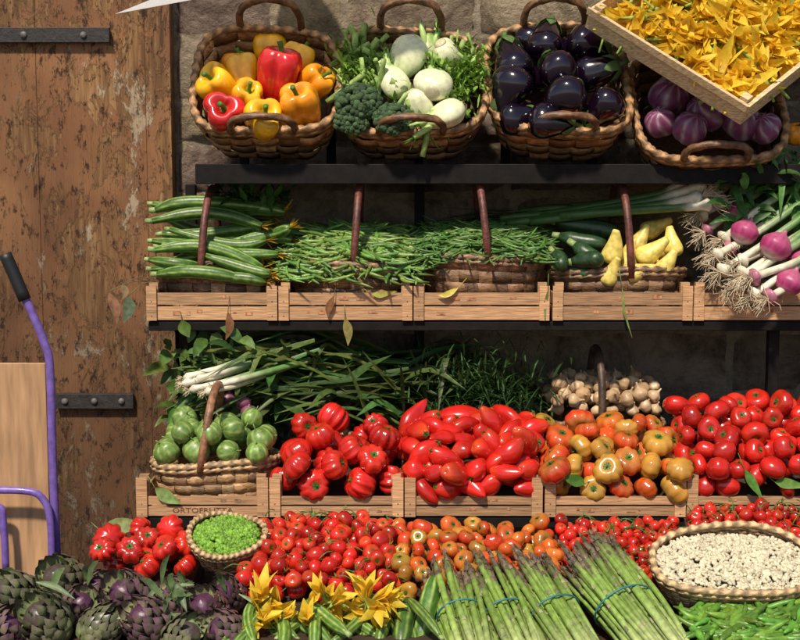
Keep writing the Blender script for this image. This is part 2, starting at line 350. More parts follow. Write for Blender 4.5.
# ---------------------------------------------------------------- baskets and crates
def basket(w,d,h,taper=.82,ne=3.2,nst=30,nb=5,cols=((.26,.15,.07),(.38,.25,.13),(.17,.09,.04)),amp=.005,rim=.012,sw=.36):
    ps=[]; th=np.linspace(0,2*PI,721); e=2/ne
    X=np.sign(np.cos(th))*np.abs(np.cos(th))**e; Y=np.sign(np.sin(th))*np.abs(np.sin(th))**e
    s=np.r_[0,np.cumsum(np.hypot(np.diff(X)*w,np.diff(Y)*d))]; s/=s[-1]
    ph1,ph2=rnd.random()*6,rnd.random()*6
    def pt(q,z,off):
        q=np.asarray(q)%1; x=np.interp(q,s,X); y=np.interp(q,s,Y); k=1-(1-taper)*(-np.asarray(z)/h)**1.3
        off=off+.006*np.sin(2*PI*2*q+ph1)+.004*np.sin(2*PI*3*q+ph2)
        px,py=x*w/2*k,y*d/2*k; nx=np.sign(x)*np.abs(x)**(ne-1)/w; ny=np.sign(y)*np.abs(y)**(ne-1)/d; l=np.hypot(nx,ny)+1e-9
        zz=z+(.008*np.sin(2*PI*2*q+ph2))*(1+z/h)
        return np.stack([px+nx/l*off,py+ny/l*off,np.broadcast_to(zz,px.shape)],-1)
    ns=nst*4; q=np.arange(ns)/ns; t=.0016
    for j in range(nb):
        zc=-h*(j+.5)/nb; hw=h/nb*.47; off=amp*np.cos(PI*nst*q+PI*j)
        r=[pt(q,zc+hw,off-t),pt(q,zc+hw,off+t),pt(q,zc,off+t*1.8),pt(q,zc-hw,off+t),pt(q,zc-hw,off-t)]
        v=np.stack(r,1).reshape(-1,3); i=np.arange(ns)[:,None]; jj=np.arange(5)[None]
        f=np.stack([(i*5+jj).ravel(),(i*5+(jj+1)%5).ravel(),((i+1)%ns*5+(jj+1)%5).ravel(),((i+1)%ns*5+jj).ravel()],1)
        c=A(*rnd.choice(cols)); tone=(1+.3*np.sin(q*2*PI*3+rnd.random()*6)+.25*np.sin(q*2*PI*7+rnd.random()*6))[:,None,None]*np.ones((ns,5,1))
        ps.append((v,f,(c*tone).reshape(-1,3),0,True))
    for i in range(nst):
        zz=np.linspace(0,-h,nb*3+1); jf=-zz/h*nb-.5; off=-amp*1.15*np.cos(PI*i+PI*jf); wq=sw/nst; sl=rnd.uniform(-.25,.25)/nst
        qq=i/nst+sl*np.linspace(0,1,len(zz))
        a=pt(qq-wq,zz,off+t*.6); m=pt(qq,zz,off+t*1.6); b=pt(qq+wq,zz,off+t*.6)
        v=np.stack([a,m,b],1).reshape(-1,3); ps.append((v,gridf(len(zz),3,False),A(*rnd.choice(cols))*rnd.uniform(.55,1.5),0,True))
    q=np.linspace(0,1,241); 
    for zo,rr in ((.0,rim),(-rim*1.5,rim*.7)):
        P=pt(q,zo+0*q,0.0 if zo==0 else .004); v,f=tube(P,rr,9,False,rope=.3); nn=len(P)
        c=np.repeat((A(*cols[1])*(1+.45*np.sin(np.arange(nn)*.9))[:,None]),9,0); ps.append((v,f,c*.9,1,True))
    rows=[pt(np.arange(48)/48,-h+.004,-.004)*A(k,k,1) for k in (1,.7,.35,.01)]
    ps.append((np.vstack(rows),gridf(4,48),A(*cols[2])*.8,0,True))
    return ps
def hoop(p0,p1,hv,r,c,k=24,rope=.0,pw=.5,fl=1):
    p0=np.asarray(p0);p1=np.asarray(p1);hv=np.asarray(hv); t=np.linspace(0,1,k)
    P=(p0+p1)/2+np.outer(-np.cos(t*PI),(p1-p0)/2)+np.outer(np.sin(t*PI)**pw,hv)
    v,f=tube(P,r,9,True,rope=rope,fl=fl); return (v,f,np.repeat(A(*c)[None]*(1+.3*np.sin(np.arange(k+2)*1.1))[:,None],9,0),1,True)
def text_mesh(s,size):
    cu=bpy.data.curves.new("t",'FONT'); cu.body=s; cu.size=size; cu.align_x='CENTER'; cu.align_y='CENTER'; cu.resolution_u=2
    o=bpy.data.objects.new("t",cu); bpy.context.scene.collection.objects.link(o)
    dg=bpy.context.evaluated_depsgraph_get(); me=o.evaluated_get(dg).to_mesh()
    v=np.array([list(x.co) for x in me.vertices]); f=[list(p.vertices) for p in me.polygons]
    bpy.data.objects.remove(o); bpy.data.curves.remove(cu); return v,f
TX={k:text_mesh(k,1.0) for k in("ORTOFRUTTA","FRUTTA")}
def crate(x0,x1,y0,y1,z0,h,word=None,ink=(.40,.09,.04),post=1.22,ts=.62):
    m=MB(); w=x1-x0; C=A(.47,.265,.13)*rnd.uniform(.85,1.08)
    def b(*a,c=C): v,f=box(*a); m.add(v,f,c*rnd.uniform(.72,1.14),0,False)
    hs=h*.42
    for y in (y0,y1-.006):
        b(x0+.003,x1-.003,y,y+.006,z0+.004,z0+.004+hs); b(x0+.003,x1-.003,y,y+.006,z0+.010+hs,z0+.008+hs*1.95)
    for x in (x0,x1-.006):
        b(x,x+.006,y0+.007,y1-.007,z0+.004,z0+.004+hs); b(x,x+.006,y0+.007,y1-.007,z0+.010+hs,z0+.008+hs*1.95)
    for i in range(5):
        yy=y0+.012+(y1-y0-.09)*i/4; b(x0+.008,x1-.008,yy,yy+.065,z0+.001,z0+.004)
    pw=.028
    for xa in (x0+.0065,x1-pw-.0065):
        for ya in (y0+.0065,y1-.0065-pw): b(xa,xa+pw,ya,ya+pw*.8,z0+.0045,z0+h*post)
    for xa in (x0-.001,x1-.031):
        b(xa,xa+.032,y0-.008,y0-.0005,z0+.002,z0+h*(post-.1),c=C*1.12)
        for zz in (z0+hs*.4,z0+hs*1.5): m.add(BV*A(.0022,.001,.0022)+A(xa+.016,y0-.0085,zz),BF,A(.12,.1,.09),0)
    if word:
        v,f=TX[word]; s=hs*ts; m.add(v@A([1,0,0],[0,0,1],[0,0,0]).reshape(3,3)*A(s*1.25,1,s)+A(x0+w*.5,y0-.0012,z0+.006+hs*.5),f,A(*ink),1,False)
    # worn stamped marks
    x=x0+w*rnd.uniform(.15,.25)
    while x<x1-w*.2:
        L=rnd.uniform(.006,.03); k=rnd.choice([0,1]) if word is None else 1; zz=z0+.007+k*(hs+.004)+hs*rnd.uniform(.25,.5); hh=rnd.uniform(.003,hs*.35)
        if rnd.random()<.7: v,f=box(x,x+L,y0-.0014,y0-.0008,zz,zz+hh); m.add(v,f,C*.5+A(*ink)*.5,1,False)
        x+=L+rnd.uniform(.004,.03)
    return m.obj("wooden_crate",[M_crate,M_ink],bevel=.0012)
def rect(u0,u1,vf,yf,vb,yb):
    fl=W(u0,vf,yf); fr=W(u1,vf,yf); b=W(400,vb,yb); bl=A(fl[0],yb,b[2])
    ex=A(1,0,0); ey=nrm(bl-fl); return fl,ex,ey,np.cross(ex,ey),fr[0]-fl[0],np.linalg.norm(bl-fl)
def drop(w,d,r,n,bulge=0.,c=30,tight=.93,cap=2.4):
    P=np.zeros((0,3)); fail=0
    while len(P)<n and fail<90:
        X=np.stack([nr.uniform(r*.5,w-r*.5,c),nr.uniform(r*.4,d-r*.6,c)],1)
        B0=bulge*(1-(2*X[:,0]/w-1)**4)*(1-(2*X[:,1]/d-1)**2); H=r+B0
        if len(P):
            D2=((X[:,None]-P[None,:,:2])**2).sum(2); q=(2*r*tight)**2-D2
            H=np.maximum(H,np.where(q>0,P[None,:,2]+np.sqrt(np.maximum(q,0)),0).max(1))
        k=H.argmin()
        if H[k]>B0[k]+cap*r: fail+=1; continue
        P=np.vstack([P,[X[k,0],X[k,1],H[k]]])
    return P
def pile(name,R_,r,n,fn,mats,bulge=0.,jit=.16,rs=.18,dirf=None,extra=None,tight=.90,zb=None,cap=2.4):
    O,ex,ey,nn,w,d=R_; m=MB()
    P=drop(w,d,r,n,bulge,tight=tight,cap=cap)
    for p in P:
        t=O+ex*p[0]+ey*p[1]+nn*(p[2]); m.put(fn(),Rz(dirf() if dirf else ups(),rnd.random()*6),t,r*rnd.uniform(1-rs,1+rs),jit)
    if extra: extra(m,O,ex,ey,nn,w,d,P)
    if zb is not None: wedge(R_,zb)
    return m.obj(name,mats)
def wedge(R_,zb):
    O,ex,ey,nn,w,d=R_; m=MB(); T=[O,O+ex*w,O+ex*w+ey*d,O+ey*d]; V=T+[A(p[0],p[1],zb) for p in T]
    m.add(V,np.array([[0,1,2,3],[7,6,5,4],[0,4,5,1],[1,5,6,2],[2,6,7,3],[3,7,4,0]]),A(.045,.027,.016),0,False); m.obj("display_riser",[M_crate])
def mound(m,R_,h,c,mi=0,sink=.0):
    O,ex,ey,nn,w,d=R_; g=16; V=[]
    for j in range(g):
        for i in range(g):
            a,b=i/(g-1),j/(g-1); z=h*(1-(2*a-1)**4)*(1-(2*b-1)**4)*rnd.uniform(.85,1.1)-sink; V.append(O+ex*a*w+ey*b*d+nn*z)
    m.add(V,gridf(g,g,False),c,mi,True)

# ================================================================ SETTING
m=MB(); v,f=box(-40,40,-40,40,-.2,0); m.add(v,f,A(1,1,1),0,False); m.obj("ground",[M_ground],origin=False)
m=MB(); v,f=box(-.79,9,.441,.8,0,4.2); m.add(v,f,A(1,1,1),1,False)
v,f=box(-9,-1.95,.441,.8,0,4.2); m.add(v,f,A(1,1,1),1,False); v,f=box(-1.95,-.79,.47,.8,2.7,4.2); m.add(v,f,A(1,1,1),1,False)
z=-.12
while z<4.1:
    hh=rnd.uniform(.13,.27)
    for xa,xb in ((-.785,6),(-7,-1.96)):
        x=xa
        while x<xb-.1:
            w=min(rnd.uniform(.2,.62),xb-x); z0_=z+.007+rnd.uniform(-.004,.008); z1_=z+hh-.007+rnd.uniform(-.008,.004)
            # irregular hewn face: a subdivided, rounded, jittered slab
            gx,gz=9,6; V=[]
            dep=rnd.uniform(.010,.030)
            for iz in range(gz):
                for ix in range(gx):
                    a,b=ix/(gx-1),iz/(gz-1); e=min(min(a,1-a)*w,min(b,1-b)*hh); pr=dep*min(1,(e/.02))**.5
                    V.append(A(x+.006+a*(w-.012)+rnd.gauss(0,.003),.443-pr+rnd.gauss(0,.0025)*(e>0),z0_+b*(z1_-z0_)+rnd.gauss(0,.003)))
            m.add(V,gridf(gz,gx,False),A(1,rnd.uniform(.9,1.02),rnd.uniform(.82,1.05))*rnd.uniform(.65,1.15),0,True); x+=w
    z+=hh
m.obj("stone_wall",[M_stone,M_mortar],origin=False)
m=MB(); xs=[-1.93,-1.62,-1.25,-.875]
for a,b in zip(xs[:-1],xs[1:]):
    v,f=box(a+.0004,b-.0004,.37+rnd.uniform(-.001,.001),.43,.02,2.68); m.add(v,f,A(1,1,1),0,False)
v,f=box(-.873,-.787,.362,.44,0,2.7); m.add(v,f,A(1,1,1),0,False)
v,f=box(-1.95,-.787,.441,.469,0,2.7); m.add(v,f,A(1,1,1),0,False)
for (u0,v0,u1,v1) in ((-60,28,110,43),(57,393,134,408)):
    a=W(u0,v1,.36); b=W(u1,v0,.36); v,f=box(a[0],b[0],.344,.364,a[2],b[2]); m.add(v,f,A(.025,.02,.018),1,False)
    for q in (.12,.5,.85):
        m.add(BV2*A(.012,.008,.012)+A(a[0]+(b[0]-a[0])*q,.342,(a[2]+b[2])/2),BF2,A(.12,.11,.1),1)
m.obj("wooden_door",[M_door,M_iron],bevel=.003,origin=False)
m=MB(); c0=W(115,14,-.1); c1=W(420,-42,-.1); c2=W(290,-56,.40)
V=[];g=10
for i in range(g):
    for j in range(g):
        a=i/(g-1); b=j/(g-1); V.append(c0*(1-a)+(c1*(1-b)+c2*b)*a+A(0,0,-.006*math.sin(a*PI)*math.sin(b*PI)))
m.add(V,gridf(g,g,False),A(.82,.83,.84)); m.obj("shade_sail",[M_cloth])
zT=W(400,164,0)[2]; zTb=W(400,184,0)[2]
z2=W(400,321,-.05)[2]; z3=W(400,517,-.40)[2]
DK=A(.007,.005,.004)
m=MB()
def bx(*a,c=DK,mi=0): v,f=box(*a); m.add(v,f,c,mi,False)
xl=W(195,165,0)[0]; xr=W(782,165,0)[0]
bx(xl,xr+.5,0,.40,zTb,zT)
xl2=W(148,320,-.05)[0]
bx(xl2,2.2,-.045,.39,z2-.032,z2-.002)
bx(W(137,515,-.4)[0],2.2,-.395,.39,z3-.035,z3-.002)
for x in (xl2+.06,.05,1.5):
    bx(x,x+.035,.352,.388,0,z3-.037); bx(x,x+.035,.352,.388,z3-.001,z2-.034); bx(x,x+.035,.352,.388,z2-.001,zTb-.002)
bx(1.19,1.225,-.0,.035,z3-.001,z2-.034); 
T=math.radians(50); nT=A(0,-math.sin(T),math.cos(T)); eT=A(0,math.cos(T),math.sin(T))
for x in np.arange(xl+.1,xr+.3,.30): bx(x,x+.03,.33,.385,zT+.001,zT+.13)
m.obj("display_rack",[M_dark],bevel=.003)
m=MB()
zt=.40; TC=A(.05,.03,.018); xm=W(88,580,-.7)[0]
bx(-1.9,2.0,-1.45,-.80,zt-.03,zt,c=TC); bx(xm,2.0,-.799,-.42,zt-.03,zt,c=TC)
for x in(-1.8,0,1.9): bx(x,x+.05,-1.4,-1.35,0,zt-.031,c=TC)
for x in(xm+.05,.6,1.9): bx(x,x+.05,-.5,-.45,0,zt-.031,c=TC)
m.obj("market_table",[M_dark],bevel=.003)
# ================================================================ TOP ROW
WC=((.22,.11,.045),(.35,.19,.08),(.13,.062,.026),(.28,.14,.055))
def topbasket(uc,vc,w,d=.455,h=.185):
    P=W(uc,vc,.10); R=np.stack([A(1,0,0),eT,nT],1)
    m=MB(); m.put(basket(w,d,h,.80,3.8,20,4,amp=.008,rim=.012,cols=WC,sw=.44),R,P)
    for s,hh in ((-1,.085),(1,.12)):
        m.put([hoop((-.10,s*d/2,0),(.10,s*d/2,0),(0,s*.012,hh),.0115,(.15,.07,.03),rope=.25)],R,P)
    m.obj("splint_basket",[M_wick,M_rope]); return P,R
def place(name,parts,mats,P,u,v,off,axis,r,spin=None):
    t=hit(u,v,P+nT*off,nT); m=MB(); m.put(parts,Rz(axis,rnd.random()*6 if spin is None else spin),t,r); m.obj(name,mats)
P,R=topbasket(267,79,.46)
RED=(.52,.012,.012); YEL=(.86,.44,.010); ORA=(.86,.29,.008)
for (u,v,c,r,ax,o) in ((279,73,RED,.073,(.2,-.3,1),.04),(219,86,YEL,.064,(-.5,-.7,.5),-.0),(247,96,YEL,.052,(.3,-.8,.5),.02),(224,114,RED,.066,(.1,-1,.5),.01),(263,119,YEL,.064,(.3,-.9,.4),.02),
    (301,106,ORA,.066,(-.3,-.7,.8),.03),(316,83,ORA,.056,(.6,-.5,.5),.01),(297,62,YEL,.055,(.4,.2,1),.0),(243,72,YEL,.055,(-.2,.3,1),.0),
    (240,70,ORA,.06,(0,0,1),-.08),(275,95,RED,.06,(0,0,1),-.07),(300,90,YEL,.06,(0,0,1),-.08),(235,100,YEL,.06,(0,0,1),-.08),(285,125,YEL,.05,(0,0,1),-.04),(270,50,YEL,.06,(0,0,1),-.07)):
    place("bell_pepper",pepper(A(*c)*rnd.uniform(.92,1.08)),[M_gloss,M_green],P,u,v,o,ax,r)
P,R=topbasket(411,80,.46)
for (u,v,r,ax,o) in ((408,55,.066,(-.5,-.2,-1),.03),(434,86,.068,(.15,1,.45),.06),(448,54,.056,(.5,.6,-.6),.02),(418,106,.055,(.5,.1,-.8),.03),(448,114,.055,(-.9,.0,-.4),.04),(395,84,.052,(-.6,.2,.9),.01),(430,62,.055,(0,0,1),-.06)):
    place("fennel_bulb",fennel(),[M_white,M_green],P,u,v,o,nrm(A(*ax)),r)
for (u,v,r,o) in ((358,104,.072,.03),(392,120,.060,.03),(352,122,.055,.01)):
    place("broccoli_head",broccoli(),[M_rough,M_green],P,u,v,o,(0,-.7,.7),r)
m=MB()
for i in range(60):
    cu,cv=rnd.choice([(366,68),(366,68),(455,75),(410,110)])
    a=hit(cu+rnd.uniform(-20,20),cv+rnd.uniform(-24,24),P+nT*rnd.uniform(-.03,.04),nT); d=nrm(A(rnd.uniform(-.7,.5),rnd.uniform(-.3,.1),rnd.uniform(.0,.8)))
    v,f=tube(cat([a-d*.08,a,a+d*.07],6),rnd.uniform(.005,.012),7); m.add(v,f,A(.36,.50,.14),0,j=.2)
for (cu,cv,n_) in ((355,62,420),(466,70,500),(400,100,60),(455,92,120)):
    for i in range(n_):
        a=hit(cu+rnd.gauss(0,12),cv+rnd.gauss(0,13),P+nT*rnd.uniform(-.03,.06),nT); d=nrm(nr.normal(0,1,3)+A(0,-.5,.3)); L=rnd.uniform(.02,.055)
        v,f=strip([a,a+d*L*.5,a+d*L+A(0,0,-.006)],[.001,rnd.uniform(.003,.009),.001]); m.add(v,f,A(.17,.30,.04),0,j=.4)
m.obj("celery_greens",[M_green])
P,R=topbasket(558,78,.46)
for (u,v,r,ax,o) in ((512,60,.064,(-.3,.6,1),.02),(546,40,.060,(.3,.7,1),.02),(556,68,.064,(-.2,.9,.4),.05),(509,93,.066,(-.4,.1,-1),.03),(568,94,.066,(.3,.9,.3),.06),(552,122,.056,(1,.1,-.1),.03),
   (601,110,.056,(-.9,.2,-.9),.03),(590,46,.058,(.9,.2,-.4),.03),(598,72,.06,(.9,-.4,.3),.01),(530,80,.06,(1,0,0),-.05),(580,115,.05,(1,0,0),-.05),(520,118,.05,(1,0,.2),-.0),(530,50,.06,(0,0,-1),-.04),(575,60,.06,(0,0,-1),-.05)):
    place("eggplant",eggplant(),[M_egg,M_green],P,u,v,o,A(*ax),r)
P,R=topbasket(706,106,.47)
for (u,v,r) in ((668,96,.066),(706,112,.066),(742,122,.062),(690,128,.056),(764,128,.052),(722,92,.06),(660,122,.05)):
    place("radicchio_head",radicchio(),[M_white,M_green],P,u,v,.02,(rnd.uniform(-.6,.6),-.6,.6),r)
B=W(748,106,-.28); Aa=W(590,8,-.02); Cc=W(868,10,.14)
ex=nrm(Aa-B); ey=Cc-B; ey=nrm(ey-ex*np.dot(ey,ex)); n_=nrm(np.cross(ey,ex)); la=np.linalg.norm(Aa-B); lb=np.linalg.norm(Cc-B)
if n_[2]<0: n_=-n_
Rc=np.stack([ex,ey,n_],1); m=MB()
def cb(*a,c=A(.64,.45,.24)): v,f=box(*a); m.add(v,f,c*rnd.uniform(.9,1.1),0,False,Rc,B)
for y in (0,lb-.008): cb(0,la,y,y+.008,-.075,0)
for x in (0,la-.008): cb(x,x+.008,.009,lb-.009,-.075,0)
cb(.009,la-.009,.009,lb-.009,-.08,-.074)
for x in (.009,la-.037):
    for y in (.009,lb-.037): cb(x,x+.028,y,y+.028,-.073,.012)
cb(-.004,la+.004,-.008,-.001,-.022,.004); cb(-.008,-.001,-.004,lb+.004,-.022,.004)
m.obj("wooden_crate",[M_crate],bevel=.0015)
m=MB()
for i in range(330):
    a,b=rnd.random(),rnd.random(); z=-.05+.07*(1-(2*a-1)**4)*(1-(2*b-1)**4)*rnd.random()+(.02*rnd.random())
    t=B+ex*(.05+a*(la-.10))+ey*(.05+b*(lb-.10))+n_*z; d=nrm(ex*rnd.gauss(-.2,.7)+ey*rnd.gauss(-.2,.7)+n_*rnd.uniform(-.05,.5))
    m.put(blossom(rnd.uniform(.1,.5)),Rz(d,rnd.random()*6),t-d*.05,rnd.uniform(.065,.10))
m.obj("courgette_flower_pile",[M_petal,M_green])
m=MB(); m.put(tomato(ORA,.8,lob=10,rib=.1,n=30),Rz((0,-.3,1)),W(798,134,.1),.05); m.obj("pumpkin",[M_skin,M_green])
# ================================================================ ROW 2
cx=[(147,277),(279,412),(414,549),(553,692),(694,835)]
for i,(a,b) in enumerate(cx):
    crate(W(a,300,-.05)[0],W(b,300,-.05)[0],-.05,.36,z2,.100,None,(.38,.12,.06))
DC=((.18,.095,.045),(.26,.15,.075),(.11,.055,.028),(.22,.11,.05))
def b2(u0,u1,vr,y0,y1,h,hv,cols=DC,hu=None,lean=0,hc=(.12,.035,.025)):
    a=W(u0,vr,y0); b=W(u1,vr,y0); w=b[0]-a[0]; d=y1-y0; P=A((a[0]+b[0])/2,(y0+y1)/2,a[2]); m=MB()
    m.put(basket(w,d,h,.85,2.6,24,4,cols=cols,rim=.010,amp=.005,sw=.42),None,P)
    hx=(W(hu,vr,y0)[0]-P[0]) if hu else 0
    top=W(400,hv,(y0+y1)/2)[2]-P[2]
    m.put([hoop((hx,-d/2,-.02),(hx,d/2,-.02),(lean,0,top+.02),.0125,hc,pw=.6,fl=1)],None,P)
    m.obj("splint_basket",[M_wick,M_rope]); return P
b2(150,288,275,-.03,.33,.13,188,hu=200,lean=.02)
b2(283,428,266,-.03,.33,.15,178,hu=353,lean=.02)
b2(418,553,258,-.03,.33,.16,174,hu=489,lean=-.03)
b2(552,692,272,-.03,.33,.13,182,hu=632,lean=-.02)
m=MB()
for (u0,v0,u1,v1,y) in ((153,203,238,214,.2),(156,210,265,208,.16),(152,221,262,226,.12),(162,233,272,224,.14),(153,240,236,243,.08),(170,230,266,240,.06),(155,250,262,268,.0),(150,260,200,266,.02),(158,274,240,278,-.02),
    (205,256,270,274,-.02),(168,247,278,254,.05),(240,240,290,228,.1),(248,222,292,240,.14),(215,276,266,282,-.03),(165,262,262,258,.06),(240,213,285,212,.2),(165,218,262,218,.24),(160,246,262,240,.15),(152,270,200,276,.0),(200,206,272,216,.22)):
    m.put(courgette(W(u0,v0+rnd.uniform(-1,1),y),W(u1,v1,y-rnd.uniform(0,.04)),.021,.016))
m.obj("courgette_pile",[M_skin,M_green])
m=MB(); 
for i in range(120):
    a=W(rnd.uniform(215,290),rnd.uniform(190,206),rnd.uniform(.12,.3)); d=nrm(nr.normal(0,1,3)); v,f=strip([a,a+d*.03,a+d*.07],[.002,.014,.001]); m.add(v,f,A(.06,.14,.025),0,j=.4)
m.obj("herb_greens",[M_green])
def beanpile(name,R_,n,h,L,r,c,ang,sa):
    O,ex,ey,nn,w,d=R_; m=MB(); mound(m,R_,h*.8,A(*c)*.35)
    for i in range(n):
        a,b=rnd.random(),rnd.random(); z=h*(1-(2*a-1)**4*.9)*(1-(2*b-1)**4*.9)*rnd.uniform(.75,1.15)+.004
        th=math.radians(rnd.gauss(ang,sa)); dx=ex*math.cos(th)+ey*math.sin(th)+nn*rnd.gauss(0,.14)
        X=nrm(dx); Z=nrm(nn-X*np.dot(nn,X)); Y=np.cross(Z,X)
        m.put(bean(L*rnd.uniform(.75,1.2),r*rnd.uniform(.8,1.15),A(*c)*A(rnd.uniform(.8,1.4),1,1)),np.stack([X,Y,Z],1),O+ex*a*w+ey*b*d+nn*z,1,.35)
    m.obj(name,[M_skin])
beanpile("green_bean_pile",rect(288,424,280,-.03,238,.28),580,.065,.17,.0058,(.12,.235,.045),-20,35)
beanpile("green_bean_pile",rect(420,548,262,-.02,232,.28),620,.05,.13,.0038,(.075,.17,.032),10,40)
for (u0,v0,u1,v1,y) in ((556,222,618,232,.18),(560,236,606,244,.10),(553,253,560,268,.02),(575,245,600,262,.03),(572,262,600,262,-.0),(560,268,590,276,.04)):
    m=MB(); m.put(courgette(W(u0,v0,y),W(u1,v1,y-.05),.028,.006,False,1,(.018,.048,.016),(.03,.075,.025))); m.obj("cucumber",[M_skin,M_green])
for (u,v,y,ax,r) in ((614,248,.02,(.2,-.2,1),.035),(640,240,.12,(.6,.1,1),.035),(652,252,.03,(.8,-.3,.6),.036),(672,243,.08,(-.2,.2,1),.032),(640,272,-.01,(.9,-.1,.3),.033),(667,264,.0,(.6,-.3,1),.032),(612,272,-.01,(.4,-.3,1),.03),(655,228,.18,(.9,0,.4),.033),(628,258,.06,(.1,0,1),.034),(640,262,.1,(1,0,.2),.036),(665,250,.15,(1,0,.2),.036)):
    v_,f_=lathe([(0,1.75),(.3,1.72),(.45,1.3),(.6,.8),(.82,.1),(1,-.6),(.85,-1.15),(.4,-1.4),(.01,-1.42)],18,5,.05,0,18,wob=.03)
    v_[:,0]+=rnd.uniform(.02,.12)*v_[:,2]**2; m=MB(); m.add(v_,f_,A(.80,.62,.15)*rnd.uniform(.85,1.1),0,R=Rz(ax,rnd.random()*6),t=W(u,v,y),sc=r*rnd.uniform(.9,1.08)); m.obj("yellow_squash",[M_skin])
m=MB()
for (a,b,c_,y) in (((706,184),(640,203),(508,224),.12),((694,190),(630,208),(500,218),.16),((702,196),(650,206),(530,222),.10),((690,180),(640,200),(520,212),.2),((712,204),(670,208),(560,216),.08),((700,176),(650,196),(540,216),.14)):
    m.put(springonion([W(*a,y-.04),W((a[0]+b[0])/2,(a[1]+b[1])/2+1,y-.02),W(*b,y),W(*c_,y+.06)],.024,.014,.08,green_from=.3,gdark=.6))
for i in range(40):
    u,v=rnd.uniform(490,640),rnd.uniform(208,226); v,f=strip(cat([W(u,v,.2),W(u-40,v+rnd.uniform(-6,8),.22),W(u-80,v+rnd.uniform(-4,14),.2)],6),[.004,.007,.008,.007,.005,.001]); m.add(v,f,A(.045,.11,.03),0,j=.4)
m.obj("leek_bunch",[M_white])
m=MB()
for (a,b,c_,y) in (((722,240),(765,205),(830,165),.05),((715,256),(765,228),(840,175),.0),((720,272),(770,240),(840,190),-.04),((735,288),(780,255),(845,215),-.08),((752,296),(790,270),(850,240),-.1),((740,262),(790,240),(850,200),-.02),((705,232),(740,205),(800,165),.1),((752,278),(800,260),(850,230),-.1),((700,215),(740,195),(800,160),.14),((768,298),(800,280),(850,250),-.12),((728,250),(770,220),(830,180),.03),((742,276),(780,250),(840,205),-.06)):
    m.put(springonion([W(*a,y-.04),W((a[0]*.7+b[0]*.3),(a[1]*.7+b[1]*.3),y-.02),W(*b,y),W(*c_,y+.06)],rnd.uniform(.024,.034),.012,.085,green_from=.5,red=rnd.random()<.3))
m.obj("spring_onion_bunch",[M_white])
for (u,v,y,r,ax) in ((745,232,-.02,.05,(.5,.2,1)),(776,246,-.08,.056,(.6,.1,.9)),(790,282,-.12,.05,(.5,0,1)),(738,212,.08,.04,(.6,.3,1)),(802,262,-.05,.05,(.6,0,1))):
    m=MB(); m.put(onion(),Rz(ax),W(u,v,y),r*.9); m.put(roots(W(u,v,y)-nrm(A(*ax))*r*.8,-nrm(A(*ax)),.03,16)); m.obj("red_onion",[M_white])
m=MB()
for i in range(240):
    u=rnd.uniform(728,830); v=rnd.uniform(160,225); y=rnd.uniform(.0,.3); a=W(u,v,y); d=nrm(A(rnd.gauss(.2,.5),rnd.gauss(-.3,.3),rnd.gauss(.1,.6))); L=rnd.uniform(.05,.13)
    v_,f_=strip(cat([a,a+d*L*.5,a+d*L+A(0,0,-L*.3)],6),np.array([.004,.012,.014,.012,.007,.001])*rnd.uniform(.5,1.2),up=(rnd.gauss(0,.4),-1,.6)); m.add(v_,f_,A(.065,.17,.03),0,j=.5)
m.obj("onion_greens",[M_green])
# ================================================================ ROW 3
for i,(a,b) in enumerate([(137,268),(270,403),(405,542),(545,685),(687,835)]):
    crate(W(a,500,-.40)[0],W(b,500,-.40)[0],-.40,-.02,z3,.066,"ORTOFRUTTA" if i==0 else None,(.13,.06,.04) if i==0 else (.38,.13,.06),post=1.9,ts=.8)
b2(148,274,466,-.36,-.06,.12,385,hu=200,lean=.035,cols=((.34,.20,.09),(.46,.30,.15),(.24,.13,.06)),hc=(.24,.11,.055))
def roundc():
    v,f=lathe([(0,.85),(.25,.9),(.7,.75),(1,.15),(.95,-.35),(.55,-.8),(.01,-.88)],32,1,0,0,14,wob=.03)
    s=(np.cos(np.arctan2(v[:,1],v[:,0])*8)>.45)[:,None]; c=np.where(s,A(.28,.36,.11),A(.14,.24,.05))*nr.uniform(.75,1.25,(len(v),1))
    return [(v,f,c,0,True)]+calyx(.8,.3,5,A(.24,.36,.12),.1,.1,.5)
pile("round_courgette_pile",rect(158,268,468,-.34,442,-.10),.039,40,roundc,[M_skin,M_green],.02,cap=2.5)
def rt(c,gs=0,lob=9,rib=.18,sq=.72,**k): return lambda: tomato(A(*c)*rnd.uniform(.75,1.12),sq*rnd.uniform(.85,1.1),lob=rnd.choice([lob,lob+2]),rib=rib*rnd.uniform(.6,1.2),gs=gs*rnd.random(),n=40,**k)
TR=(.55,.017,.010)
pile("beefsteak_tomato_pile",rect(275,402,505,-.385,448,-.05),.047,70,rt(TR,.12,9,.26,.9),[M_gloss,M_green],.03,zb=z3+.006,cap=2.5)
pile("plum_tomato_pile",rect(406,541,502,-.385,440,-.05),.031,140,plum,[M_gloss,M_green],.045,dirf=lambda: nrm(A(rnd.choice([-1,1]),rnd.gauss(-.3,.8),rnd.gauss(.3,.8))),zb=z3+.006,cap=3.2,rs=.25)
def mix(): 
    t=rnd.random(); c=A(.64,.12,.015)*t+A(.56,.03,.012)*(1-t) if rnd.random()<.75 else A(.5,.24,.035)
    return tomato(c,.75,lob=9,rib=.14,gs=rnd.uniform(.1,.6),n=34,green=(.22,.19,.03))
pile("heirloom_tomato_pile",rect(546,685,506,-.385,446,-.05),.042,90,mix,[M_gloss,M_green],.02,zb=z3+.006,cap=2.8,tight=.86)
pile("tomato_pile",rect(689,845,503,-.385,424,.0),.037,200,rt(TR,.1,5,.05,.85),[M_gloss,M_green],.04,zb=z3+.006,cap=3.2,tight=.88)
b2(545,670,428,-.0,.30,.16,348,hu=602,lean=-.0,hc=(.07,.04,.025))
